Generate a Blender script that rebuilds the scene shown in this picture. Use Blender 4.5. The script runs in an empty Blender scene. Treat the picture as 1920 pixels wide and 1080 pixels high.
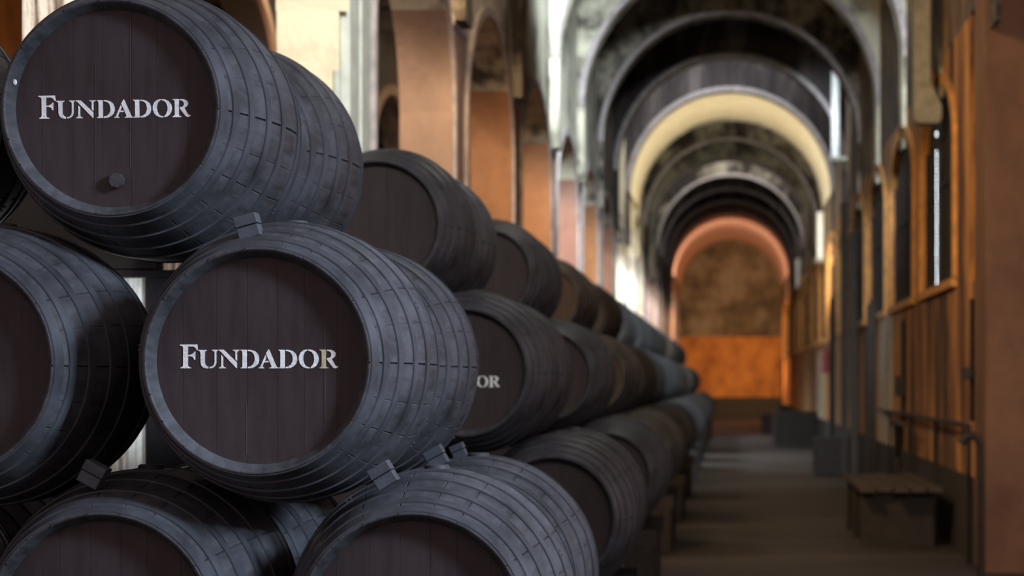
import bpy, bmesh, math, random
from mathutils import Vector, Matrix
from mathutils.geometry import tessellate_polygon
random.seed(7)
SC = bpy.context.scene
COL = SC.collection
PI = math.pi
H = 1.85            # eye height
F = 4113.0          # focal length in pixels of the 1920 wide frame

# ------------------------------------------------------------------ camera
cam_d = bpy.data.cameras.new('camera')
cam_d.sensor_width = 36.0
cam_d.lens = F / 1920 * 36.0
cam_d.shift_x = -(1370 - 960) / 1920
cam_d.shift_y = (718 - 540) / 1920
cam_d.dof.use_dof = True
cam_d.dof.focus_distance = 7.25
cam_d.dof.aperture_fstop = 3.0
cam_d.clip_end = 400
cam = bpy.data.objects.new('camera', cam_d)
cam.location = (0, 0, H)
cam.rotation_euler = (PI / 2, 0, 0)
COL.objects.link(cam)
SC.camera = cam
SC.view_settings.view_transform = 'Standard'
SC.view_settings.look = 'None'
SC.view_settings.gamma = 1
SC.view_settings.exposure = 0.0
SC.view_settings.use_curve_mapping = False
try:
    SC.cycles.use_denoising = True
    SC.cycles.max_bounces = 6
    SC.cycles.sample_clamp_indirect = 4
except Exception:
    pass

# ------------------------------------------------------------------ world
w = bpy.data.worlds.new('world')
SC.world = w
w.use_nodes = True
w.node_tree.nodes['Background'].inputs[0].default_value = (0.34, 0.25, 0.25, 1)
w.node_tree.nodes['Background'].inputs[1].default_value = 1.5

def P_Y(n): return 15.05 + 5.61 * n
def area(name, loc, target, size, power, color, size_y=None, spread=PI):
    l = bpy.data.lights.new(name, 'AREA')
    l.energy = power
    l.color = color
    l.size = size
    if size_y:
        l.shape = 'RECTANGLE'
        l.size_y = size_y
    l.spread = spread
    o = bpy.data.objects.new(name, l)
    o.location = loc
    o.rotation_euler = (Vector(target) - Vector(loc)).to_track_quat('-Z', 'Y').to_euler()
    COL.objects.link(o)
    return o

COOL = (0.72, 0.84, 1.0)
WARM = (1.0, 0.75, 0.52)
SUNW = (1.0, 0.86, 0.62)
# cool key daylight from the upper right; fills and farther lights follow
area('daylight_behind_camera', (4.4, 4.7, 5.0), (-1.5, 7.5, 1.7), 1.0, 90, COOL, 1.4, math.radians(62))
area('fill_on_whitewash', (-1.6, 5.6, 6.6), (-2.9, 9.9, 3.9), .5, 30, (1, .95, .85), .5, math.radians(50))  # unseen fill added to brighten the whitewashed pillar
area('warm_fill_on_right_pillar', (1.6, 5.0, 5.6), (3.0, 21.2, 2.2), .8, 36, (1.0, .74, .54), .8, math.radians(34))  # warm fill added for the right pillar, no visible source
area('warm_fill_on_right_wall', (-2.2, 18.5, 6.9), (2.5, 28.0, 2.8), .8, 150, (1.0, .66, .34), .8, math.radians(95))  # added warm fill thrown across onto the right wall
area('fill_in_barrel_gap', (-3.7, 9.0, 1.95), (-2.8, 9.86, 1.95), .25, 4.5, COOL, .25, math.radians(46))  # unseen fill inside the stack, brightens the sliver of pillar
area('fill_on_cream_pillar', (-.6, 10.9, 6.9), (-2.9, 15.0, 4.4), .8, 52, (1.0, .95, .84), .8, math.radians(60))  # fill added overhead to lift the cream pillar front
area('fill_over_aisle', (1.0, 24.0, 9.6), (-1.4, 43, 7.4), 2.0, 1100, (0.88, 0.96, 1.0), 1.4, math.radians(60))  # added cool fill for the arch faces, no opening there
area('daylight_over_middle_bays', (-.5, P_Y(6) + 2.6, 9.6), (.4, P_Y(8), 4.5), 2.4, 150, (0.94, 0.97, 1.0), 2.0)
area('daylight_under_cream_vault', (1.5, P_Y(7) + 1.2, 3.4), (-2.0, P_Y(7) + 3.6, 8.6), 1.2, 340, SUNW, 1.6)
area('fill_far_bays', (0, P_Y(10) + 2.6, 9.6), (.2, P_Y(13), 5.0), 2.4, 130, (1.0, 0.93, 0.84), 2.0)  # added soft fill for the far arches, source unseen
area('lamp_light_end_bay', (-2.0, P_Y(14) + 2.0, 5.8), (.6, P_Y(17), 2.6), 1.6, 560, (1.0, 0.66, 0.42), 1.6)
area('lamp_light_end_floor', (1.9, P_Y(15) + 4.0, 2.2), (-.6, P_Y(17), 1.6), 1.4, 260, (1.0, 0.55, 0.22), 1.0)

# ------------------------------------------------------------------ materials
def new_mat(name):
    m = bpy.data.materials.new(name)
    m.use_nodes = True
    nt = m.node_tree
    b = nt.nodes['Principled BSDF']
    return m, nt, b

def N(nt, kind, **kw):
    n = nt.nodes.new(kind)
    for k, v in kw.items():
        setattr(n, k, v)
    return n

def ramp(nt, fac, stops):
    r = N(nt, 'ShaderNodeValToRGB')
    el = r.color_ramp.elements
    el[0].position, el[0].color = stops[0][0], (*stops[0][1], 1)
    el[1].position, el[1].color = stops[-1][0], (*stops[-1][1], 1)
    for p, c in stops[1:-1]:
        e = el.new(p)
        e.color = (*c, 1)
    nt.links.new(fac, r.inputs[0])
    return r.outputs[0]

def noise(nt, scale, detail=6, rough=.6, stretch=(1, 1, 1), coord='Object'):
    tc = N(nt, 'ShaderNodeTexCoord')
    mp = N(nt, 'ShaderNodeMapping')
    mp.inputs['Scale'].default_value = stretch
    nt.links.new(tc.outputs[coord], mp.inputs[0])
    n = N(nt, 'ShaderNodeTexNoise')
    n.inputs['Scale'].default_value = scale
    n.inputs['Detail'].default_value = detail
    n.inputs['Roughness'].default_value = rough
    nt.links.new(mp.outputs[0], n.inputs['Vector'])
    return n.outputs['Fac']

def bump(nt, b, height, strength=.3, dist=.02):
    bp = N(nt, 'ShaderNodeBump')
    bp.inputs['Strength'].default_value = strength
    bp.inputs['Distance'].default_value = dist
    nt.links.new(height, bp.inputs['Height'])
    nt.links.new(bp.outputs[0], b.inputs['Normal'])

def mottled(name, light, dark, lo=.42, hi=.6, scale=1.3, stretch=(1, 1, .6), rough=.9, mid=None, bs=.3):
    """plaster with patches of mould: light base, dark stains of their own shape"""
    m, nt, b = new_mat(name)
    f = noise(nt, scale, 9, .68, stretch)
    stops = [(lo, dark), (hi, light)] if mid is None else [(lo, dark), ((lo + hi) / 2, mid), (hi, light)]
    nt.links.new(ramp(nt, f, stops), b.inputs['Base Color'])
    b.inputs['Roughness'].default_value = rough
    bump(nt, b, noise(nt, scale * 8, 5), bs)
    return m

def plain(name, col, rough=.6, metal=0.0, var=.25, scale=6.0):
    m, nt, b = new_mat(name)
    f = noise(nt, scale, 5)
    d = tuple(c * (1 - var) for c in col)
    u = tuple(min(1, c * (1 + var)) for c in col)
    nt.links.new(ramp(nt, f, [(.35, d), (.65, u)]), b.inputs['Base Color'])
    b.inputs['Roughness'].default_value = rough
    b.inputs['Metallic'].default_value = metal
    bump(nt, b, noise(nt, scale * 6, 4), .15)
    return m

def glow(name, col, strength):
    m, nt, b = new_mat(name)
    b.inputs['Base Color'].default_value = (*col, 1)
    b.inputs['Emission Color'].default_value = (*col, 1)
    b.inputs['Emission Strength'].default_value = strength
    return m

def barrel_paint(name, base, rough, grain_stretch, grain=30, patch=2.5, con=1.0):
    m, nt, b = new_mat(name)
    f1 = noise(nt, patch, 6, .6)
    f2 = noise(nt, grain, 4, .6, grain_stretch)
    mx = N(nt, 'ShaderNodeMix', data_type='FLOAT')
    mx.inputs[0].default_value = .45
    nt.links.new(f1, mx.inputs[2])
    nt.links.new(f2, mx.inputs[3])
    d = tuple(c * (1 - .58 * con) for c in base)
    u = tuple(c * (1 + .55 * con) for c in base)
    nt.links.new(ramp(nt, mx.outputs[0], [(.36, d), (.64, u)]), b.inputs['Base Color'])
    rr = N(nt, 'ShaderNodeMapRange')
    rr.inputs['From Min'].default_value = .3
    rr.inputs['From Max'].default_value = .7
    rr.inputs['To Min'].default_value = rough - .08
    rr.inputs['To Max'].default_value = rough + .12
    nt.links.new(f1, rr.inputs[0])
    nt.links.new(rr.outputs[0], b.inputs['Roughness'])
    b.inputs['Specular IOR Level'].default_value = .28
    bump(nt, b, f2, .25, .004)
    return m

M = {}
M['stave'] = barrel_paint('black_painted_staves', (.052, .056, .064), .56, (1, .12, 1))
M['head'] = barrel_paint('black_painted_head', (.036, .027, .030), .62, (1, 1, .15), 26, 2.5, .5)
M['hoop'] = barrel_paint('black_painted_hoop', (.046, .052, .062), .46, (.3, .3, .3), 20)
M['chime'] = barrel_paint('worn_black_chime', (.050, .052, .060), .55, (1, 1, 1), 22)
M['letter'] = mottled('white_stencil_paint', (.84, .90, .92), (.66, .74, .77), .35, .55, 14, (1, 1, 1), .6)
M['letter_aged'] = mottled('yellowed_stencil_paint', (.58, .52, .36), (.30, .24, .14), .38, .55, 40, (1, 1, .4), .7)
M['drip'] = plain('dried_wine_streak', (.075, .055, .052), .6)
M['wedge'] = plain('blue_grey_wedge', (.050, .062, .078), .6, 0, .2, 20)
M['timber'] = plain('dark_sleeper_timber', (.020, .015, .012), .8)
M['stone'] = plain('dark_stone_block', (.022, .018, .016), .9)

M['white_pillar'] = mottled('flaking_whitewash', (.72, .68, .58), (.12, .07, .05), .40, .56, 3.5, (4, 4, .25), .9, (.45, .38, .30))
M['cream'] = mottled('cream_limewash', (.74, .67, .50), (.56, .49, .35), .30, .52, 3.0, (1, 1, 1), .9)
M['grey_stucco'] = plain('pale_grey_lime', (.50, .56, .53), .85, 0, .12)
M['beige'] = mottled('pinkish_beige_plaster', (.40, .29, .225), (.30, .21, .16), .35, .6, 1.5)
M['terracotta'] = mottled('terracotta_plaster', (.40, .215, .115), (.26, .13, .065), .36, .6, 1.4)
M['orange_lit_pillar'] = mottled('orange_lit_plaster', (.54, .28, .15), (.40, .19, .09), .36, .6, 1.2)  # plaster colour includes the orange of the light on it
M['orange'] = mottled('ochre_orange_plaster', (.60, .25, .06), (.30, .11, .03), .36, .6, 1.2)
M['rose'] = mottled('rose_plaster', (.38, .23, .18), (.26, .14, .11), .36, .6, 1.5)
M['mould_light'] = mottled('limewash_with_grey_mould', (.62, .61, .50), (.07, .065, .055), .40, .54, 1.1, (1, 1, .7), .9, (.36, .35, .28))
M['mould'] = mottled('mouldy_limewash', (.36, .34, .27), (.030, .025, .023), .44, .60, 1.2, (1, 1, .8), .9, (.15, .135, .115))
M['mould_and_shade'] = mottled('mould_and_shade_limewash', (.17, .14, .135), (.030, .024, .026), .42, .66, 1.0, (2.2, 1, .35), .9, (.065, .054, .054))  # darkest limewash: mould on the arches, painted shade in the side aisle
M['pink_vault'] = mottled('pink_vault_plaster', (.68, .45, .37), (.56, .30, .22), .35, .6, .9)
M['trimgrey'] = plain('mauve_grey_moulding', (.38, .35, .36), .8)
M['trimochre'] = plain('ochre_moulding', (.52, .26, .08), .8)
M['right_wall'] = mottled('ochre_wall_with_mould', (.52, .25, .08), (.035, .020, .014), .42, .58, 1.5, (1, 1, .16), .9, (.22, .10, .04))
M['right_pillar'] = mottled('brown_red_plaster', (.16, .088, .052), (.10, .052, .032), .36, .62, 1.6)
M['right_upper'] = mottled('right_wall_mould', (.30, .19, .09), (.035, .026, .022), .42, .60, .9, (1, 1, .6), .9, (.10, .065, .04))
M['end_wall'] = mottled('stained_stone_end_wall', (.27, .23, .17), (.08, .062, .048), .38, .62, .75, (1, 1, 1), .9, (.17, .13, .08))
M['roof'] = plain('dark_roof_boards', (.030, .024, .022), .9)
M['floor'] = mottled('worn_brown_floor', (.038, .030, .026), (.014, .011, .010), .38, .60, .55, (.35, 3.0, 1), .62, None, .35)
M['crate'] = plain('dark_crate_boards', (.016, .013, .012), .85)
M['plank'] = plain('worn_planks', (.036, .026, .017), .75)
M['dark'] = plain('dark_iron', (.016, .014, .014), .6, .3)
M['shutter'] = plain('dark_shutter_boards', (.012, .009, .009), .95)
M['duct'] = plain('grey_painted_metal', (.26, .26, .22), .6)
M['pale'] = plain('pale_painted_pipe', (.85, .90, .90), .5)
M['red'] = plain('red_enamel', (.17, .022, .018), .5)
M['palewall'] = mottled('bare_whitewash_strip', (.55, .50, .40), (.33, .28, .2), .36, .6, 1.5)
M['gap_light'] = glow('daylight_through_gap', (.85, .95, 1.0), 22)
M['pane_day'] = glow('sunlit_window_pane', (1.0, .80, .62), 1.6)
M['pane_cool'] = glow('bright_daylight_pane', (.80, .92, 1.0), 7.0)
M['pane_orange'] = glow('orange_lit_doorway', (1.0, .36, .06), .9)

# ------------------------------------------------------------------ mesh helpers
def link(name, bm, mat, parent=None, smooth=None):
    me = bpy.data.meshes.new(name)
    bmesh.ops.recalc_face_normals(bm, faces=bm.faces[:])
    bm.to_mesh(me)
    bm.free()
    me.materials.append(mat)
    if smooth is not None:
        for p in me.polygons:
            p.use_smooth = True
        try:
            me.set_sharp_from_angle(angle=smooth)
        except Exception:
            pass
    o = bpy.data.objects.new(name, me)
    COL.objects.link(o)
    if parent:
        o.parent = parent
    return o

def tag(o, label=None, cat=None, group=None, kind=None):
    if label: o['label'] = label
    if cat: o['category'] = cat
    if group: o['group'] = group
    if kind: o['kind'] = kind
    return o

def struct(name, bm, mat, label=None, smooth=None):
    return tag(link(name, bm, mat, None, smooth), label, None, None, 'structure')

def empty(name, loc):
    o = bpy.data.objects.new(name, None)
    o.location = loc
    o.empty_display_size = .1
    COL.objects.link(o)
    return o

def box(bm, x0, x1, y0, y1, z0, z1, bev=0.0, mat=None):
    vs = [bm.verts.new((x, y, z)) for x in (x0, x1) for y in (y0, y1) for z in (z0, z1)]
    fs = [(0, 1, 3, 2), (4, 6, 7, 5), (0, 4, 5, 1), (2, 3, 7, 6), (0, 2, 6, 4), (1, 5, 7, 3)]
    faces = [bm.faces.new([vs[i] for i in f]) for f in fs]
    if bev:
        es = list({e for f in faces for e in f.edges})
        r = bmesh.ops.bevel(bm, geom=es, offset=bev, segments=2, affect='EDGES', profile=.5)
    return vs

def lathe(bm, prof, seg, rfun=None, closed=False, angs=None):
    """prof: list of (y, r) revolved around the Y axis"""
    rings = []
    for y, r in prof:
        if r < 1e-6:
            rings.append([bm.verts.new((0, y, 0))])
            continue
        ring = []
        for i in range(seg):
            a = angs[i] if angs else 2 * PI * i / seg
            rr = r + (rfun(i) if rfun and r >= RH else 0)
            ring.append(bm.verts.new((rr * math.cos(a), y, rr * math.sin(a))))
        rings.append(ring)
    pairs = list(zip(rings, rings[1:]))
    if closed:
        pairs.append((rings[-1], rings[0]))
    for a, b in pairs:
        for i in range(seg):
            j = (i + 1) % seg
            if len(a) == 1 and len(b) == 1:
                continue
            if len(a) == 1:
                bm.faces.new([a[0], b[i], b[j]])
            elif len(b) == 1:
                bm.faces.new([a[i], a[j], b[0]])
            else:
                bm.faces.new([a[i], a[j], b[j], b[i]])

def tube(bm, pts, r, seg=10):
    pts = [Vector(p) for p in pts]
    rings = []
    for i, p in enumerate(pts):
        d = (pts[min(i + 1, len(pts) - 1)] - pts[max(i - 1, 0)]).normalized()
        up = Vector((0, 0, 1)) if abs(d.z) < .95 else Vector((1, 0, 0))
        u = d.cross(up).normalized()
        v = d.cross(u)
        rings.append([bm.verts.new(p + r * (math.cos(2 * PI * k / seg) * u + math.sin(2 * PI * k / seg) * v)) for k in range(seg)])
    for a, b in zip(rings, rings[1:]):
        for k in range(seg):
            bm.faces.new([a[k], a[(k + 1) % seg], b[(k + 1) % seg], b[k]])
    bm.faces.new(rings[0])
    bm.faces.new(rings[-1][::-1])

# ------------------------------------------------------------------ room structure
BAY = 5.61
P0 = 15.05                      # front of the first free pillar of the left arcade
NB = 17                         # bays
XL, XLB = -2.62, -3.12          # faces of the left arcade
XR = 2.55                       # face of the right wall
RA = 2.5                        # radius of the cross arches
SPR = H + 4.74                  # springing of the cross arches
ROOF = H + 8.9
YEND = P0 + BAY * 17 + 1.0      # 111.4
def P(n): return P0 + BAY * n

bm = bmesh.new(); box(bm, -9.0, 8.0, -2.0, YEND + 1, -.3, 0); struct('floor', bm, M['floor'], 'dark worn brown floor of the long aisle')
bm = bmesh.new(); box(bm, -9.0, 8.0, 13.0, YEND + 1, ROOF, ROOF + .3); struct('ceiling', bm, M['roof'], 'dark boarded roof high above the arches')
bm = bmesh.new(); box(bm, -9.0, XLB - .002, 5.0, YEND + 1, H + 5.6, H + 5.8)
for i in range(40):
    y = 8 + i * 2.5
    box(bm, -8.6, XLB - .01, y, y + .22, H + 5.3, H + 5.62)
struct('ceiling', bm, M['roof'], 'dark beamed ceiling of the side aisle')

def arch_panel(bm, u0, u1, zs, zc, ztop, put, t0, t1, n=28, zbot=None):
    """wall panel between u0..u1 with an elliptical arch cut in its underside. put(u, z, t) -> point"""
    uc, hw = (u0 + u1) / 2, (u1 - u0) / 2
    pts = []
    for i in range(n + 1):
        a = PI * i / n
        pts.append((uc - hw * math.cos(a), zs + (zc - zs) * math.sin(a)))
    f = [(bm.verts.new(put(u, z, t0)), bm.verts.new(put(u, ztop, t0)), bm.verts.new(put(u, z, t1)), bm.verts.new(put(u, ztop, t1))) for u, z in pts]
    for a, b in zip(f, f[1:]):
        bm.faces.new([a[0], b[0], b[1], a[1]])
        bm.faces.new([a[2], a[3], b[3], b[2]])
        bm.faces.new([a[0], a[2], b[2], b[0]])
        bm.faces.new([a[1], b[1], b[3], a[3]])
    bm.faces.new([f[0][0], f[0][1], f[0][3], f[0][2]])
    bm.faces.new([f[-1][0], f[-1][2], f[-1][3], f[-1][1]])

def arch_band(bm, u0, u1, zs, zc, put, t0, t1, wdt, zfoot=None, n=32):
    """raised moulding following the arch edge, optionally running down the jambs"""
    uc, hw = (u0 + u1) / 2, (u1 - u0) / 2
    inn, out = [], []
    if zfoot is not None:
        inn.append((u0, zfoot)); out.append((u0 - wdt, zfoot))
    for i in range(n + 1):
        a = PI * i / n
        inn.append((uc - hw * math.cos(a), zs + (zc - zs) * math.sin(a)))
        out.append((uc - (hw + wdt) * math.cos(a), zs + (zc - zs + wdt) * math.sin(a)))
    if zfoot is not None:
        inn.append((u1, zfoot)); out.append((u1 + wdt, zfoot))
    q = [[bm.verts.new(put(*p, t)) for p, t in ((a, t0), (b, t0), (b, t1), (a, t1))] for a, b in zip(inn, out)]
    for a, b in zip(q, q[1:]):
        for k in range(4):
            bm.faces.new([a[k], b[k], b[(k + 1) % 4], a[(k + 1) % 4]])
    bm.faces.new(q[0]); bm.faces.new(q[-1][::-1])

YZ = lambda u, z, t: (t, u, z)      # panel in a plane of constant x
XZ = lambda u, z, t: (u, t, z)      # panel in a plane of constant y

# pillar beside the nearest stack (flaking whitewash)
bm = bmesh.new(); box(bm, -3.19, -2.63, 9.86, 10.7, 0, H + 5.3, .015)
struct('pillar', bm, M['white_pillar'], 'flaking whitewashed pillar behind the nearest barrel stack')
PIL_LIT_TINT = ['cream', 'beige', 'terracotta', 'orange_lit_pillar', 'rose', 'terracotta', 'rose', 'cream', 'white_pillar', 'cream', 'rose', 'terracotta'] + ['terracotta'] * 8  # tints partly stand in for light that differs from pillar to pillar
DESC = {'cream': 'cream', 'beige': 'pinkish beige', 'terracotta': 'terracotta', 'orange_lit_pillar': 'orange', 'rose': 'rose', 'white_pillar': 'flaking white'}
ORD = ['first', 'second', 'third', 'fourth', 'fifth', 'sixth', 'seventh', 'eighth', 'ninth', 'tenth', 'eleventh', 'twelfth', 'thirteenth', 'fourteenth', 'fifteenth', 'sixteenth', 'seventeenth', 'eighteenth']
ZP = H + 3.42                       # top of the painted lower part
UP = ['mould_light', 'mould_light', 'mould_light', 'mould_light', 'mould_light', 'mould', 'mould_light', 'cream', 'cream', 'mould', 'mould', 'mould', 'mould_and_shade', 'mould_and_shade', 'mould_and_shade', 'rose', 'rose', 'rose']
def paint_foot(o, mat, ymid):
    o.data.materials.append(mat)
    for p in o.data.polygons:
        if p.center.z < ZP and p.center.y > ymid and abs(p.normal.x) < .5:
            p.material_index = 1
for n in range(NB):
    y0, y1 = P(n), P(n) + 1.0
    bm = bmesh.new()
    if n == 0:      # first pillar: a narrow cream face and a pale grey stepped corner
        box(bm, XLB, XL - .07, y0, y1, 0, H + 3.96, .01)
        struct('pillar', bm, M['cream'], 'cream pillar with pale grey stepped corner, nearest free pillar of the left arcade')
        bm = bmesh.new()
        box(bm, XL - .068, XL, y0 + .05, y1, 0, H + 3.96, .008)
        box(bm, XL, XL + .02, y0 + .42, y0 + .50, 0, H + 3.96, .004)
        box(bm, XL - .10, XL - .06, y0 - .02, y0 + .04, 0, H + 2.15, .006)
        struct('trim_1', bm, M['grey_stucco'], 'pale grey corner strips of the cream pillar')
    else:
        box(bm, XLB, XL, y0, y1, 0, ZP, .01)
        struct('pillar', bm, M[PIL_LIT_TINT[n]], '%s plastered pillar, %s of the left arcade' % (DESC[PIL_LIT_TINT[n]], ORD[n]))
        bm = bmesh.new()
        box(bm, XLB, XL, y0, y1, ZP, ROOF)
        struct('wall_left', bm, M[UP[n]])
        bm = bmesh.new()
        box(bm, XLB - .02, XL + .02, y0 - .03, y1 + .02, ZP - .05, ZP + .05, .01)
        struct('trim_2', bm, M['trimgrey'])
    if n == 0:
        bm = bmesh.new(); box(bm, XLB, XL, y0, y1, H + 3.96, ROOF); struct('wall_left', bm, M['mould_light'])
    # spandrel to the next pillar, pierced by an arch
    bm = bmesh.new()
    arch_panel(bm, y1, P(n + 1), H + 2.55, H + 3.96, ROOF, YZ, XLB, XL)
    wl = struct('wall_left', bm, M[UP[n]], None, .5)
    paint_foot(wl, M[PIL_LIT_TINT[min(n + 1, NB - 1)]], (y1 + P(n + 1)) / 2)
    bm = bmesh.new()
    arch_band(bm, y1, P(n + 1), H + 2.55, H + 3.96, YZ, XL, XL + .04, .09, 0)
    struct('trim_3', bm, M['trimgrey'], None, .5)
# nearer bays of the left arcade beside the stack: only the panel above
bm = bmesh.new()
arch_panel(bm, 10.7, P0, H + 2.55, H + 3.96, ROOF, YZ, XLB, XL)
wl = struct('wall_left', bm, M['mould_light'], None, .5)
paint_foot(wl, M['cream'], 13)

# second arcade and outer wall of the side aisle
X2, X2B = -5.42, -5.85
for n in range(-1, NB):
    y0, y1 = P(n), P(n) + 1.0
    bm = bmesh.new(); box(bm, X2B, X2, y0, y1, 0, H + 5.3, .01)
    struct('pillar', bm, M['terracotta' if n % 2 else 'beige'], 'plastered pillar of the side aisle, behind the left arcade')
    bm = bmesh.new()
    arch_panel(bm, y1, P(n + 1), H + 3.0, H + 4.6, H + 5.6, YZ, X2B, X2)
    struct('wall_side_aisle', bm, M['mould_and_shade'], None, .5)  # dark colour stands in for shade on the wall above the arches
    bm = bmesh.new()
    arch_band(bm, y1, P(n + 1), H + 3.0, H + 4.6, YZ, X2, X2 + .06, .16, 0)
    struct('trim_4', bm, M['beige'], None, .5)
bm = bmesh.new(); box(bm, -9.0, -8.6, 5.0, YEND + 1, 0, ROOF); struct('wall_outer_left', bm, M['orange'])

# cross arches carrying the roof
CR = {0: 'mould', 1: 'mould', 2: 'mould', 3: 'mould_light', 4: 'mould_light', 5: 'mould', 6: 'mould_and_shade', 7: 'mould_and_shade', 8: 'mould_light', 9: 'mould', 10: 'mould_light', 11: 'mould', 12: 'mould_and_shade', 13: 'mould_and_shade', 14: 'rose', 15: 'rose', 16: 'rose'}
for n in range(0, 15):
    y0, y1 = P(n), P(n) + .55
    bm = bmesh.new()
    arch_panel(bm, -RA, RA, SPR, SPR + RA, ROOF, XZ, y0, y1, 48)
    box(bm, XL, -RA, y0, y1, ZP, ROOF)
    box(bm, RA, XR, y0, y1, ZP, ROOF)
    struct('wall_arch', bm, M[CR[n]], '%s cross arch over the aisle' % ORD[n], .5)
    bm = bmesh.new()
    arch_band(bm, -RA, RA, SPR, SPR + RA, XZ, y0 - .06, y0 + .02, .10, None, 48)
    struct('trim_5', bm, M['trimgrey'], None, .5)
# plastered barrel vault between the eighth and ninth arches, and the long pink one at the far end
def vault(name, y0, y1, mat, label):
    bm = bmesh.new()
    arch_panel(bm, -RA, RA, SPR, SPR + RA, SPR + RA + .3, XZ, y0, y1, 48)
    struct(name, bm, mat, label, .5)
vault('ceiling_vault', P(7) + .56, P(8) - .07, M['cream'], 'cream plastered vault over one bay of the aisle')
vault('ceiling_vault', P(14) + .56, YEND - .05, M['pink_vault'], 'pink plastered vault at the far end')

# right wall with arched shuttered windows
WY = [24.85 + 5.5 * i for i in range(15)]
WL = 4.3
ZS, ZSP, ZC = H + 1.19, H + 2.82, H + 3.62
prev = 23.35
for i, y0 in enumerate(WY):
    y1 = y0 + WL
    bm = bmesh.new()
    box(bm, XR, XR + .5, prev, y0, 0, ZC + .3)
    box(bm, XR, XR + .5, y0, y1, 0, ZS)
    struct('wall_right', bm, M['right_wall' if i < 10 else 'orange'])  # far panels turn orange, warm light put into their colour
    bm = bmesh.new()
    arch_panel(bm, y0, y1, ZSP, ZC, ZC + .3, YZ, XR, XR + .5)
    struct('wall_right', bm, M['right_wall'], None, .5)
    bm = bmesh.new()
    box(bm, XR, XR + .5, prev if i else 22.2, y1, ZC + .3, ROOF)
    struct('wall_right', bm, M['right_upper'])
    win = tag(bpy.data.objects.new('window_%d' % (i + 1), None), 'tall arched dark shuttered window, %s along the right wall' % ORD[i], None, None, 'structure')
    win.location = (XR + .07, y0, ZS); COL.objects.link(win)
    bm = bmesh.new()
    box(bm, .0, .06, 0, WL, -.02, ZC - ZS + .02)
    sh = link('shutter', bm, M['shutter'], win)
    bm = bmesh.new()
    for k in range(5):
        yy = .1 + k * (WL - .2) / 4
        box(bm, -.03, 0, yy - .05, yy + .05, 0, ZSP - ZS + .2)
    for zz in (.03, 1.2):
        box(bm, -.025, 0, 0, WL, zz, zz + .08)
    link('window_frame', bm, M['shutter'], win)
    if i == 0:
        bm = bmesh.new()
        zz = .02
        yb = 2.65 * F / 396 - y0
        zt = 3.0
        ks = [(.02 + .047 * k) for k in range(37)] + [1.91, 1.95]
        for q in ks:
            m4 = Matrix.Translation((-.035, yb, q)) @ Matrix.Diagonal((.5, 1, 1, 1))
            bmesh.ops.create_icosphere(bm, subdivisions=1, radius=.0075, matrix=m4)
        link('shutter_gap', bm, M['gap_light'], win)['label'] = 'row of bright daylight points in the shutter gap'
    bm = bmesh.new()
    arch_band(bm, y0, y1, ZSP, ZC, YZ, XR - .05, XR, .14, ZS)
    box(bm, XR - .06, XR, y0 - .1, y1 + .1, ZS - .1, ZS)
    struct('trim_6', bm, M['trimochre'], None, .5)
    prev = y1
bm = bmesh.new(); box(bm, XR, XR + .5, prev, YEND + 1, 0, ROOF); struct('wall_right', bm, M['right_wall'])
bm = bmesh.new(); box(bm, XR, XR + .5, 22.2, 23.35, 0, ZS - .12); struct('wall_right', bm, M['right_wall'])
bm = bmesh.new(); box(bm, XR + .08, XR + .14, 22.2, 23.35, ZS - .12, ZC + .3); struct('window_29', bm, M['shutter'], 'narrow dark shutter beside the nearest right pillar')
bm = bmesh.new(); box(bm, XR - .03, XR, 22.2, YEND, 0, .86, .005); struct('baseboard_right', bm, M['crate'], 'dark dado along the right wall')  # dark band along the foot of the wall
# near pillar on the right edge of the view
bm = bmesh.new(); box(bm, 2.468, 4.6, 21.25, 22.2, 0, ROOF, .012); struct('pillar', bm, M['right_pillar'], 'brown red plastered pillar, nearest at the right edge')

# end wall: stone above, ochre plaster below, dark skirting, round dark opening
bm = bmesh.new(); box(bm, -9.0, 8.0, YEND, YEND + .5, H + 2.35, ROOF); struct('wall_end', bm, M['end_wall'], 'stained stone end wall')
bm = bmesh.new(); box(bm, -9.0, 8.0, YEND, YEND + .5, 0, H + 2.35); struct('wall_end', bm, M['orange'], 'lower orange plaster of the end wall')

# ------------------------------------------------------------------ barrels
RB, RH, LEN = .479, .360, 1.25
def RAD(y):
    t = (y - LEN / 2) / (LEN / 2)
    return RH + (RB - RH) * (1 - t * t)
NST, SPS = 22, 7
random.seed(3)
JOINT = [random.uniform(-.03, .03) for _ in range(NST)]
DEEP = [random.choice((.002, .005, .010)) for _ in range(NST)]
ANGS = []
for k in range(NST):
    a0 = 2 * PI * k / NST + JOINT[k]
    a1 = 2 * PI * (k + 1) / NST + (JOINT[k + 1] if k + 1 < NST else JOINT[0])
    ANGS += [a0 - .008, a0, a0 + .008] + [a0 + .008 + (a1 - a0 - .016) * q / 5 for q in (1, 2, 3, 4)]
def stave_r(i):
    return -DEEP[i // SPS] if i % SPS == 1 else 0.0
HOOPS = [(.004, .046), (.078, .116), (.185, .222), (.320, .358), (.470, .512)]
HOOPS += [(LEN - b, LEN - a) for a, b in HOOPS[::-1]]

def bm_body():
    bm = bmesh.new()
    ys = [LEN * k / 28 for k in range(29)]
    prof = [(.055, .3300), (.044, .3325), (.004, RH - .009), (0, RH - .004)]
    prof += [(y, RAD(y)) for y in ys]
    prof += [(LEN, RH - .004), (LEN - .004, RH - .009), (LEN - .044, .3325), (LEN - .055, .3300)]
    lathe(bm, prof, NST * SPS, stave_r, False, ANGS)
    return bm

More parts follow.
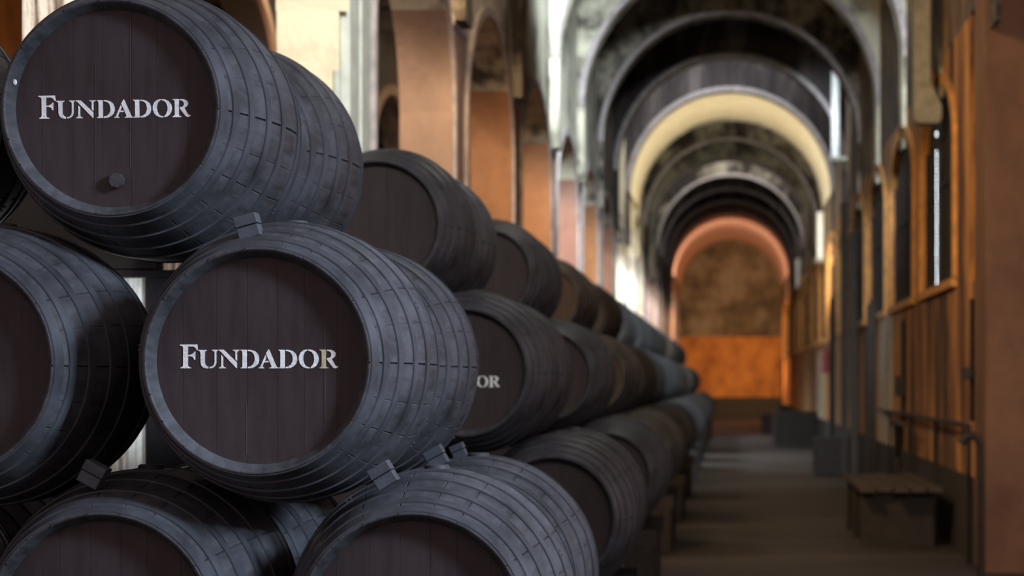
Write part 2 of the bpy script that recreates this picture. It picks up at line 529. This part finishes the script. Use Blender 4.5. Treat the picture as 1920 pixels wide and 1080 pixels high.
def bm_hoop(a, b, t=.006, seg=96):
    bm = bmesh.new()
    m = (a + b) / 2
    prof = [(a, RAD(a) - .002), (a, RAD(a) + t), (m, RAD(m) + t), (b, RAD(b) + t), (b, RAD(b) - .002)]
    lathe(bm, prof, seg)
    # riveted overlap
    ang = random.uniform(0, 2 * PI)
    for s in (-.018, .018):
        aa = ang + s
        r = RAD(m) + t
        mt = Matrix.Translation((r * math.cos(aa), m, r * math.sin(aa)))
        bmesh.ops.create_icosphere(bm, subdivisions=1, radius=.006, matrix=mt)
    return bm

def bm_head(y, sgn, planks=7):
    """round head of upright planks, with shallow grooves between them"""
    bm = bmesh.new()
    R = .3345
    edges = [-R]
    for k in range(1, planks):
        edges.append(-R + 2 * R * k / planks + random.uniform(-.012, .012))
    edges.append(R)
    th = .02
    for a, b in zip(edges, edges[1:]):
        a2, b2 = a + .0004, b - .0004
        xs = [a2 + (b2 - a2) * i / 10 for i in range(11)]
        up = [(x, math.sqrt(max(R * R - x * x, 0))) for x in xs]
        pts = up + [(x, -z) for x, z in reversed(up)]
        clean = []
        for p in pts:
            if not clean or (abs(p[0] - clean[-1][0]) + abs(p[1] - clean[-1][1])) > 1e-5:
                clean.append(p)
        if (abs(clean[0][0] - clean[-1][0]) + abs(clean[0][1] - clean[-1][1])) < 1e-5:
            clean.pop()
        dy = random.uniform(0, .0007)
        fr = [bm.verts.new((x, y + sgn * dy, z)) for x, z in clean]
        bk = [bm.verts.new((x, y + sgn * th, z)) for x, z in clean]
        bm.faces.new(fr); bm.faces.new(bk[::-1])
        for i in range(len(fr)):
            j = (i + 1) % len(fr)
            bm.faces.new([fr[i], bk[i], bk[j], fr[j]])
    # backing
    lathe(bm, [(y + sgn * .012, 0), (y + sgn * .012, R)], 64)
    return bm

GL = {
 'F': [[(100,150),(292,148),(298,210),(285,212),(271,184),(245,171),(190,171),(190,262),(215,262),(245,248),(261,227),(272,227),(270,316),(257,316),(244,286),(215,277),(190,277),(190,382),(200,394),(225,402),(225,410),(108,410),(108,402),(129,392),(137,380),(137,184),(128,168),(100,159)]],
 'U': [[(303,209),(396,209),(396,216),(378,224),(374,240),(374,345),(380,368),(393,383),(412,392),(412,412),(385,410),(355,400),(336,380),(328,350),(326,236),(319,222),(303,217)],
       [(425,410),(425,395),(450,390),(472,372),(480,340),(480,238),(471,222),(451,215),(451,207),(516,207),(516,214),(503,224),(500,240),(500,350),(490,380),(468,400),(445,409)]],
 'N': [[(524,206),(580,206),(724,345),(724,410),(712,402),(545,225),(524,214)],
       [(553,262),(574,286),(574,380),(582,393),(602,402),(602,410),(527,410),(527,403),(547,392),(553,380)],
       [(678,207),(752,207),(752,214),(732,224),(726,240),(726,328),(706,309),(706,236),(698,221),(678,214)]],
 'D': [[(762,207),(832,207),(832,410),(764,410),(764,403),(780,396),(783,384),(783,232),(776,216),(762,213)],
       [(842,207),(880,209),(920,222),(950,250),(966,290),(966,325),(955,360),(925,390),(890,406),(842,410),(842,394),(872,388),(900,366),(916,330),(918,290),(908,255),(888,232),(860,222),(842,220)]],
 'A': [[(1068,200),(1076,206),(1148,372),(1158,394),(1172,402),(1172,410),(1078,410),(1078,403),(1098,396),(1100,384),(1040,247),(1046,238)],
       [(1034,264),(1046,292),(1030,329),(1067,328),(1070,344),(1022,345),(1004,383),(1005,395),(1020,402),(1020,410),(960,410),(960,403),(978,393)]],
 'O': [[(1490,203),(1490,215),(1465,232),(1450,265),(1446,305),(1452,345),(1470,378),(1498,395),(1518,398),(1518,412),(1480,410),(1440,392),(1412,360),(1398,318),(1399,280),(1415,240),(1448,212)],
       [(1500,203),(1540,207),(1580,228),(1607,263),(1616,305),(1610,345),(1590,380),(1560,402),(1530,410),(1530,394),(1552,370),(1565,330),(1566,295),(1556,255),(1535,230),(1500,215)]],
 'R': [[(1622,205),(1696,205),(1694,384),(1702,395),(1722,402),(1722,410),(1622,410),(1622,403),(1640,394),(1648,380),(1648,232),(1640,216),(1622,212)],
       [(1706,207),(1745,207),(1780,218),(1800,240),(1802,265),(1786,290),(1758,305),(1775,338),(1795,373),(1812,388),(1828,388),(1826,398),(1800,410),(1775,404),(1755,380),(1706,313),(1706,297),(1735,293),(1750,279),(1754,258),(1746,236),(1728,222),(1706,220)]],
}
def glyph_bm(chars, s=1.0, x0=0.0, z0=0.0, rot=0.0, y=.0):
    k = .0002938 * s
    bm = bmesh.new()
    for ch, dx in chars:
        for poly in GL[ch]:
            pts = []
            for u, v in poly:
                X, Z = (u + dx - 931) * k, (329 - v) * k
                pts.append((X * math.cos(rot) - Z * math.sin(rot) + x0, X * math.sin(rot) + Z * math.cos(rot) + z0))
            fr = [bm.verts.new((a, y, b)) for a, b in pts]
            bk = [bm.verts.new((a, y + .0012, b)) for a, b in pts]
            for t in tessellate_polygon([[Vector((a, b, 0)) for a, b in pts]]):
                bm.faces.new([fr[i] for i in t])
                bm.faces.new([bk[i] for i in reversed(t)])
            for i in range(len(fr)):
                j = (i + 1) % len(fr)
                bm.faces.new([fr[i], fr[j], bk[j], bk[i]])
    return bm
WORD = [('F', 0), ('U', 0), ('N', 0), ('D', 0), ('A', 0), ('D', 414), ('O', 0), ('R', 0)]
HY = .050

def disc_bm(r, x, z, y0, y1, seg=8, rot=.2):
    bm = bmesh.new()
    a = [bm.verts.new((x + r * math.cos(2 * PI * i / seg + rot), y0, z + r * math.sin(2 * PI * i / seg + rot))) for i in range(seg)]
    b = [bm.verts.new((v.co.x, y1, v.co.z)) for v in a]
    bm.faces.new(a); bm.faces.new(b[::-1])
    for i in range(seg):
        j = (i + 1) % seg
        bm.faces.new([a[i], b[i], b[j], a[j]])
    bmesh.ops.bevel(bm, geom=[e for e in bm.edges if all(abs(v.co.y - y0) < 1e-6 for v in e.verts)], offset=.003, segments=2, affect='EDGES')
    return bm

def make_barrel():
    root = empty('barrel', (0, 0, 0))
    link('body', bm_body(), M['stave'], root, .35)
    link('head', bm_head(HY, 1), M['head'], root)
    link('head', bm_head(LEN - HY, -1), M['head'], root)
    for a, b in HOOPS:
        link('hoop', bm_hoop(a, b), M['hoop'], root, .5)
    bm = bmesh.new()
    lathe(bm, [(0, 0), (0, .045), (.014, .042), (.017, .036), (.017, 0)], 20)
    bmesh.ops.transform(bm, matrix=Matrix.Translation((0, LEN / 2, RB - .004)) @ Matrix.Rotation(PI / 2, 4, 'X'), verts=bm.verts[:])
    link('bung', bm, M['chime'], root, .5)
    return root
PARTED = make_barrel()

def plain_barrel():
    """distant barrel: body, hoops and recessed heads in one mesh"""
    bm = bmesh.new()
    prof = [(HY, 0), (HY, .320), (.004, RH - .012), (0, RH - .002)]
    cuts = []
    for a, b in HOOPS:
        prof += [(a, RAD(a)), (a, RAD(a) + .006), (b, RAD(b) + .006), (b, RAD(b))]
    prof += [(LEN, RH - .002), (LEN - .004, RH - .012), (LEN - HY, .320), (LEN - HY, 0)]
    lathe(bm, prof, 56)
    return link('barrel', bm, M['stave'], None, .5)
FARB = plain_barrel()

def copy_tree(o, parent=None):
    c = o.copy()
    COL.objects.link(c)
    if parent:
        c.parent = parent
    for ch in [k for k in bpy.data.objects if k.parent == o]:
        copy_tree(ch, c)
    return c
PKIDS = list(PARTED.children)
def dup_barrel(far):
    if far:
        c = FARB.copy(); COL.objects.link(c); return c
    c = PARTED.copy(); COL.objects.link(c)
    for k in PKIDS:
        d = k.copy(); COL.objects.link(d); d.parent = c
    return c

placed = {}
used = {'near': False, 'far': False}
def place(x, y, zrel, roll, far, label, group, key=None):
    kind = 'far' if far else 'near'
    if not used[kind]:
        o = FARB if far else PARTED
        used[kind] = True
    else:
        o = dup_barrel(far)
    o.location = (x, y, H + zrel)
    if far:
        o.rotation_euler = (0, roll, 0)
    tag(o, label, 'barrel', group)
    if key: placed[key] = o
    return o

# nearest stack, placed one by one
NG = 'barrels of the nearest stack'
PITCH = 1.275
near = [
 ('A1', -2.067, 7.31, .920, 'black barrel with white word and round plug, front of the topmost tier nearby'),
 ('A2', -2.050, 7.31 + PITCH, .920, 'black barrel directly behind the top lettered barrel of the nearest stack'),
 ('Z1', -3.040, 7.25, .925, 'barrel sliver at the left edge, beside the top lettered barrel'),
 ('B1', -1.508, 6.98, .0704, 'black barrel with white word, front of the middle tier in the nearest stack'),
 ('B2', -1.516, 6.98 + PITCH, .070, 'black barrel directly behind the lettered middle tier barrel'),
 ('B0', -2.518, 6.98, .060, 'unlettered black barrel in the middle tier, cut by the left edge'),
 ('C1', -1.018, 6.98, -.774, 'unlettered black barrel, front right end of the bottom tier in the nearest stack'),
 ('C2', -1.020, 6.98 + PITCH, -.774, 'black barrel with dark stave marks, right behind the front right bottom barrel'),
 ('C0', -2.010, 6.98, -.774, 'unlettered black barrel at the lower left, bottom tier of the nearest stack'),
 ('C3', -2.015, 6.98 + PITCH, -.774, 'barrel behind the lower left bottom tier barrel'),
 ('C4', -3.020, 6.98, -.774, 'bottom tier barrel beyond the left edge of the view'),
 ('C5', -3.020, 6.98 + PITCH, -.774, 'back bottom tier barrel beyond the left edge of the view'),
 ('B4', -3.520, 6.98, .060, 'middle tier barrel beyond the left edge of the view'),
 ('C6', -4.020, 6.98, -.774, 'outermost bottom tier barrel beyond the left edge'),
 ('C7', -4.020, 6.98 + PITCH, -.774, 'outermost back bottom tier barrel beyond the left edge'),
]
for key, x, y, z, lab in near:
    place(x, y, z, 0, False, lab, NG, key)

# stacks further down the aisle, one in each bay
def S(m): return 12.45 + BAY * (m - 1)
NSTK = 13
for m in range(1, NSTK):
    far = m >= 4
    g = 'barrels of the stack in the %s bay' % ORD[m]
    for d, dn in ((0, 'front'), (1, 'back')):
        for x, z, t in ((-2.015, .903, 'top tier barrel'), (-1.52, .063, 'middle tier right end barrel'), (-2.52, .063, 'middle tier inner barrel'),
                        (-1.02, -.778, 'bottom tier right end barrel'), (-2.02, -.778, 'bottom tier second barrel'), (-3.02, -.778, 'bottom tier third barrel')):
            # in the photo the third stack and those behind show nothing of the inner back barrels
            place(x + random.uniform(-.006, .006), S(m) + d * 1.262, z, 0, far,
                  'dark barrel, %s, %s, in the %s stack from the camera' % (t, dn, ORD[m]), g, 'S%d_%d_%s' % (m, d, t))

# lettering, plugs and marks on particular barrels
def child_head(b):
    return [k for k in b.children if k.name.startswith('head')][0]
def add_to(b, name, bm, mat, label=None, smooth=None):
    h = child_head(b)
    o = link(name, bm, mat, h, smooth)
    if label: o['label'] = label
    return o
LY = HY - .0014
add_to(placed['B1'], 'lettering', glyph_bm(WORD[:-1], 1, -.0132, 0, 0, LY), M['letter'], 'white stencilled word FUNDADOR')
bm = glyph_bm([('R', 0)], 1, -.0132, 0, 0, LY)
r_obj = add_to(placed['B1'], 'lettering', bm, M['letter'], 'last letter of the word, its stem yellowed')
r_obj.data.materials.append(M['letter_aged'])
for p in r_obj.data.polygons:
    if p.center.x < (1697 - 931) * .0002938 - .0132: p.material_index = 1
add_to(placed['A1'], 'lettering', glyph_bm(WORD, 1.006, -.0098, -.007, .012, LY), M['letter'], 'white stencilled word FUNDADOR')
add_to(placed['S1_0_middle tier right end barrel'], 'lettering', glyph_bm(WORD, 1.05, -.075, -.062, 0, LY), M['letter'], 'white stencilled word FUNDADOR')
add_to(placed['A1'], 'plug', disc_bm(.026, .009, -.242, HY - .022, HY + .004), M['chime'], 'round black plug low on the head', .6)
bm = bmesh.new()
box(bm, .0525, .0545, HY - .001, HY + .002, -.20, .30)
box(bm, -.0655, -.0645, HY - .001, HY + .002, -.27, .15)
add_to(placed['A1'], 'drip_streak', bm, M['drip'])
bm = bmesh.new()
box(bm, -.0445, -.0420, HY - .001, HY + .002, -.30, -.14)
box(bm, .2065, .2085, HY - .001, HY + .002, -.20, .13)
add_to(placed['B1'], 'drip_streak', bm, M['drip'])
bm = disc_bm(.010, -.327, .086, .020, .032, 9)
for v in bm.verts: v.co.x = -.327 + (v.co.x + .327) * .55
add_to(placed['A1'], 'paint_fleck', bm, M['letter'], 'white paint fleck on the rim')

# ------------------------------------------------------------------ wedges and racks under the stacks
def wedge(px, py, Y, rot, label, s=1.0):
    x, z = (px - 1370) * Y / F, H + (718 - py) * Y / F
    root = empty('wooden_wedge', (x, Y, z))
    root.rotation_euler = (0, rot, 0)
    bm = bmesh.new(); box(bm, -.038 * s, .038 * s, 0, .07, .003, .038 * s, .003); link('upper_block', bm, M['wedge'], root)
    bm = bmesh.new(); box(bm, -.036 * s, .036 * s, .004, .07, -.038 * s, .001, .003); link('lower_block', bm, M['wedge'], root)
    tag(root, label, 'wedge', 'blue grey wedges between the barrels')
wedge(462, 424, 7.12, -.28, 'blue grey wooden wedge between the top lettered barrel and the lettered one below')
wedge(716, 892, 7.12, -.55, 'blue grey wooden wedge beside the front bottom right barrel')
wedge(816, 858, 8.40, -.50, 'wedge between the back barrels, above the bottom tier')
wedge(858, 846, 9.35, -.40, 'smallest wedge, farthest back on the bottom tier', .8)
wedge(170, 890, 7.12, .50, 'dim wedge on the lower left barrel of the bottom tier')

root = empty('dark_filler', (-2.55, 9.66, 0))  # added dark boards that keep the gaps between barrels black
tag(root, 'added dark boards behind the nearest stack, masking the whitewashed pillar', 'frame')
bm = bmesh.new(); box(bm, -1.4, 1.0, 0, .14, 2.318, 2.348, .004); link('beam', bm, M['shutter'], root)
bm = bmesh.new(); box(bm, -1.4, .02, .02, .12, 2.350, 3.15, .004); link('panel', bm, M['shutter'], root)
bm = bmesh.new(); box(bm, -.035, .16, .19, .33, 0, 2.316, .004)
for v in bm.verts: v.co.y -= .16
link('post', bm, M['shutter'], root)
def rack(m, ys, x0, x1, label):
    root = empty('barrel_rack', ((x0 + x1) / 2, ys, 0))
    tag(root, label, 'rack', 'timber racks under the stacks')
    L = (x1 - x0) / 2
    for yy in (.20, 1.03, 1.48, 2.30):
        bm = bmesh.new()
        loc = yy if yy < 1.25 else yy - PITCH
        top = H - .782 - RAD(min(max(loc + .07, 0), LEN)) - .006
        top = min(top, H - .782 - RAD(min(max(loc - .07, 0), LEN)) - .006)
        box(bm, -L, L, yy - .06, yy + .06, top - .14, top, .006)
        link('beam', bm, M['timber'], root)
        for xx in (-L + .15, 0, L - .15):
            bm = bmesh.new(); box(bm, xx - .12, xx + .12, yy - .10, yy + .10, 0, top - .14, .01)
            link('stone_block', bm, M['stone'], root)
rack(0, 6.98, -4.45, -.62, 'dark timber rack under the nearest barrel stack')
for m in range(1, NSTK):
    rack(m, S(m), -3.45, -.62, 'dark timber rack under the %s barrel stack from the camera' % ORD[m])

# ------------------------------------------------------------------ things along the right wall
def X_at(px, Y): return (px - 1370) * Y / F
def Z_at(py, Y): return H + (718 - py) * Y / F

# grey duct hanging under the cross arch spring
root = empty('wall_duct', (2.4, 26.3, Z_at(230, 26.3)))
tag(root, 'grey box duct with widened foot, high on the right wall', 'duct')
bm = bmesh.new(); box(bm, -.20, .0, 0, .30, .45, 4.2, .01); link('shaft', bm, M['duct'], root)
bm = bmesh.new()
pr = [(-.20, .45), (-.20, .05), (-.15, 0), (.10, 0), (.13, .06), (.13, .20), (.05, .38), (0, .45)]
a = [bm.verts.new((x, -.01, z)) for x, z in pr]; b = [bm.verts.new((x, .31, z)) for x, z in pr]
bm.faces.new(a); bm.faces.new(b[::-1])
for i in range(len(a)):
    j = (i + 1) % len(a); bm.faces.new([a[i], b[i], b[j], a[j]])
link('foot', bm, M['duct'], root)

# pale pipes catching the light on the arch jambs
for px, y0, y1, Y, r, lab in ((1567, 135, 300, 48.3, .095, 'tall pale pipe on a bracket at the right of the arches, topmost of three'),
                              (1539, 398, 490, 59.0, .10, 'pale pipe lower on the right wall, middle of three'),
                              (1497, 485, 540, 81.0, .11, 'short pale pipe farthest along the right wall')):
    x = X_at(px, Y)
    root = empty('pale_pipe', (x, Y, Z_at(y1, Y)))
    tag(root, lab, 'pipe', 'pale pipes on the right wall')
    L = Z_at(y0, Y) - Z_at(y1, Y)
    bm = bmesh.new(); tube(bm, [(0, 0, .05), (0, 0, L)], r, 14); link('shaft', bm, M['pale'], root, .6)
    bm = bmesh.new(); box(bm, -r * 1.6, XR - x, -.1, .1, -.02, .07, .01); link('bracket', bm, M['duct'], root)

# hand rail along the wall
root = empty('pipe_rail', (2.44, 22.4, 0))
zr = H - .44
tag(root, 'dark iron pipe rail running along the right wall', 'rail')
bm = bmesh.new(); tube(bm, [(0, .1, zr), (0, 14, zr)], .028); link('top_rail', bm, M['dark'], root, .6)
for i in range(4):
    bm = bmesh.new(); tube(bm, [(0, .1 + i * 3.7, 0), (0, .1 + i * 3.7, zr)], .024); link('post', bm, M['dark'], root, .6)
# bent downpipe by the near pillar
bm = bmesh.new()
yq = 21.0
pts = [(X_at(1805, yq), yq, Z_at(825, yq)), (X_at(1812, yq), yq, Z_at(818, yq)), (X_at(1824, yq), yq, Z_at(816, yq)), (X_at(1833, yq), yq, Z_at(822, yq)), (X_at(1838, yq), yq, Z_at(836, yq)), (X_at(1839, yq), yq, Z_at(860, yq)), (X_at(1839, yq), yq, .0)]
tube(bm, pts, .032, 12)
for k in (0,):
    tube(bm, [(X_at(1801, yq), yq, Z_at(832, yq)), (X_at(1812, yq), yq, Z_at(818, yq))], .045, 12)
o = link('bent_pipe', bm, M['dark'], None, .6); tag(o, 'dark bent pipe with elbow beside the nearest right pillar', 'pipe')

# electrical boxes with conduits
def conduit(px, y_top, y_box, y_bot, Y, bw, bh, lab):
    x = XR - .03
    root = empty('switch_box', (x, Y, Z_at(y_box, Y)))
    tag(root, lab, 'switch box')
    s = Y / F
    z0 = Z_at(y_box, Y)
    bm = bmesh.new(); box(bm, -.10, .025, -bw / 2, bw / 2, -bh / 2, bh / 2, .01); link('box', bm, M['dark'], root)
    bm = bmesh.new(); tube(bm, [(0, 0, Z_at(y_top, Y) - z0), (0, 0, Z_at(y_bot, Y) - z0)], .024); link('conduit', bm, M['dark'], root, .6)
conduit(1688, 600, 724, 880, 2.47 * F / 316, .5, .30, 'dark switch box with conduit on the ochre right wall, under the second window')
conduit(1812, 560, 700, 790, 2.47 * F / 443, .2, .12, 'small dark switch box with conduit, near the right pillar')
conduit(1625, 560, 690, 800, 2.47 * F / 257, .6, .3, 'dark switch box farther along the right wall')
# pale strips of bare wall
for px0, px1, yt, yb in ((1648, 1672, 590, 850), (1532, 1545, 660, 800)):
    Ya, Yb = 2.53 * F / (px1 - 1370), 2.53 * F / (px0 - 1370)
    bm = bmesh.new(); box(bm, XR - .025, XR - .001, Ya, Yb, Z_at(yb, Yb), Z_at(yt, Yb), .004)
    struct('trim_7', bm, M['palewall'], 'pale whitewashed strip on the right wall')

# red extinguisher
Y = 2.4 * F / 178
root = empty('fire_extinguisher', (XR - .14, Y, Z_at(700, Y)))
tag(root, 'small red fire extinguisher on the right wall far down the aisle', 'fire extinguisher')
bm = bmesh.new(); lathe(bm, [(0, 0), (0, .11), (.03, .13), (.50, .13), (.58, .06), (.62, .04), (.62, 0)], 20)
bmesh.ops.transform(bm, matrix=Matrix.Rotation(PI / 2, 4, 'X'), verts=bm.verts[:]); link('cylinder', bm, M['red'], root, .5)
bm = bmesh.new(); box(bm, -.05, .05, -.03, .03, .60, .68, .01); tube(bm, [(0, 0, .66), (-.10, -.05, .60), (-.14, -.06, .35)], .014); link('valve', bm, M['dark'], root)
bm = bmesh.new(); box(bm, .10, .14, -.06, .06, .2, .5, .004); link('bracket', bm, M['dark'], root)

# dark timber posts leaning on the wall
for i, (px, Y, yt, lean) in enumerate(((1583, 44.0, 380, .0), (1602, 42.0, 430, .12), (1560, 52.0, 560, -.08), (1634, 37.4, 570, .05))):
    x = min(X_at(px, Y), XR - .12)
    bm = bmesh.new()
    h = Z_at(yt, Y)
    box(bm, -.07, .07, -.09, .09, 0, h, .01)
    for v in bm.verts: v.co.y += lean * v.co.z
    o = link('timber_post', bm, M['timber'], None); o.location = (x, Y, 0)
    tag(o, 'dark upright timber %s' % ['beside the fire extinguisher, tallest', 'leaning next to the tallest post', 'far down the aisle behind the crates', 'beside the pale wall strip'][i], 'post', 'dark upright timbers by the right wall')

# crates and a trestle
def crate(px0, px1, yt, yb, D, lab, name='wooden_crate', slats=5):
    Y = H * F / (yb - 718)
    x0, x1 = X_at(px0, Y), min(X_at(px1, Y), XR - .05)
    h = Z_at(yt, Y)
    root = empty(name, ((x0 + x1) / 2, Y, 0)); tag(root, lab, 'crate', 'dark crates on the floor')
    W = (x1 - x0) / 2
    bm = bmesh.new(); box(bm, -W + .03, W - .03, .03, D - .03, .02, h - .05); link('body', bm, M['shutter'], root)
    bm = bmesh.new()
    for k in range(slats):
        z0 = .02 + k * (h - .06) / slats
        box(bm, -W, W, 0, .03, z0, z0 + (h - .06) / slats - .03, .004)
        box(bm, -W, -W + .03, .031, D, z0, z0 + (h - .06) / slats - .03, .004)
    link('slats', bm, M['crate'], root)
    bm = bmesh.new(); box(bm, -W - .02, W + .02, -.02, D + .02, h - .05, h, .006); link('lid', bm, M['crate'], root)
crate(1528, 1604, 822, 890, 1.4, 'dark wooden crate nearest on the aisle floor')
crate(1452, 1560, 772, 838, 2.2, 'wide low dark crate standing behind the nearest crate')
crate(1428, 1448, 778, 812, 1.2, 'small dark crate left of the wide low one')

crate(1312, 1508, 745, 788, 1.0, 'long dark chest at the foot of the end wall', 'storage_chest', 3)
crate(1462, 1492, 762, 800, 1.0, 'dark crate by the right wall at the far end')
# low platform of planks along the right wall
root = empty('plank_platform', (1.90, 24.5, 0)); tag(root, 'low platform of worn planks along the right wall', 'platform')
for k in range(5):
    bm = bmesh.new(); x = -.45 + k * .19
    box(bm, x, x + .17, 0 + random.uniform(0, .3), 4.2 - random.uniform(0, .6), .62, .68, .006); link('plank', bm, M['plank'], root)
for k in range(3):
    bm = bmesh.new(); box(bm, -.42, .40, .3 + k * 1.5, .5 + k * 1.5, 0, .62, .006); link('bearer', bm, M['crate'], root)

# trestle with diagonal braces under the rail
root = empty('iron_trestle', (2.27, 29.9, 0)); tag(root, 'dark iron trestle with crossed legs below the switch box', 'trestle')
for s in (-1, 1):
    bm = bmesh.new(); tube(bm, [(0, -.9 * s, 0), (0, .5 * s, 1.3)], .035); link('leg', bm, M['dark'], root, .6)
bm = bmesh.new(); tube(bm, [(0, -1.0, 1.3), (0, 1.4, 1.3)], .035); link('bar', bm, M['dark'], root, .6)

# window seen through the left arcade, and openings that light the far bays
def pane(name, x, y0, y1, z0, z1, mat, label):
    win = tag(empty(name, (x, (y0 + y1) / 2, z0)), label, None, None, 'structure')
    hw = (y1 - y0) / 2
    bm = bmesh.new(); box(bm, 0, .02, -hw, hw, 0, z1 - z0); link('glass', bm, mat, win)
    bm = bmesh.new()
    box(bm, -.01, .08, -hw - .1, -hw, -.1, z1 - z0 + .1); box(bm, -.01, .08, hw, hw + .1, -.1, z1 - z0 + .1)
    box(bm, -.01, .08, -hw, hw, -.1, 0); box(bm, -.01, .08, -hw, hw, z1 - z0, z1 - z0 + .1)
    for k in (1, 2):
        box(bm, .02, .05, -hw, hw, (z1 - z0) * k / 3 - .03, (z1 - z0) * k / 3 + .03)
    link('window_frame', bm, M['timber'], win)
pane('window_30', -8.6, 69.5, 74.5, 1.8, 7.0, M['pane_day'], 'bright window beyond the side aisle')
pane('window_31', -8.6, 40.0, 42.5, 1.8, 5.0, M['pane_day'], 'window in the outer wall of the side aisle')
pane('window_32', -8.6, 54.5, 60.5, 1.6, 6.4, M['pane_cool'], 'large bright window of the side aisle')

# ------------------------------------------------------------------ fill lights added in the side aisle and at the arch jamb
area('warm_fill_outer_wall', (-7.0, 17.5, 6.2), (-8.6, 25, 4.6), .8, 260, (1.0, .62, .30), .8)  # unseen warm fill added to brighten the outer wall
area('fill_on_arch_jamb', (.6, 44.3, 9.7), (2.3, 48.3, 7.4), .4, 22, (.84, .95, 1.0), .4, math.radians(40))  # added fill that brightens the pale pipe
for n in range(1, 15):  # unseen fills aimed at the pillar fronts, cool where the bays are daylit
    strong = n in (7, 8, 10, 11)
    area('side_aisle_fill', (-4.3, P(n) - 2.2, H + 5.0), (-2.75, P(n), H + 1.6), .8, 750 if strong else (175 if n < 6 else 100),
         (0.84, 0.94, 1.0) if strong else WARM, .8)
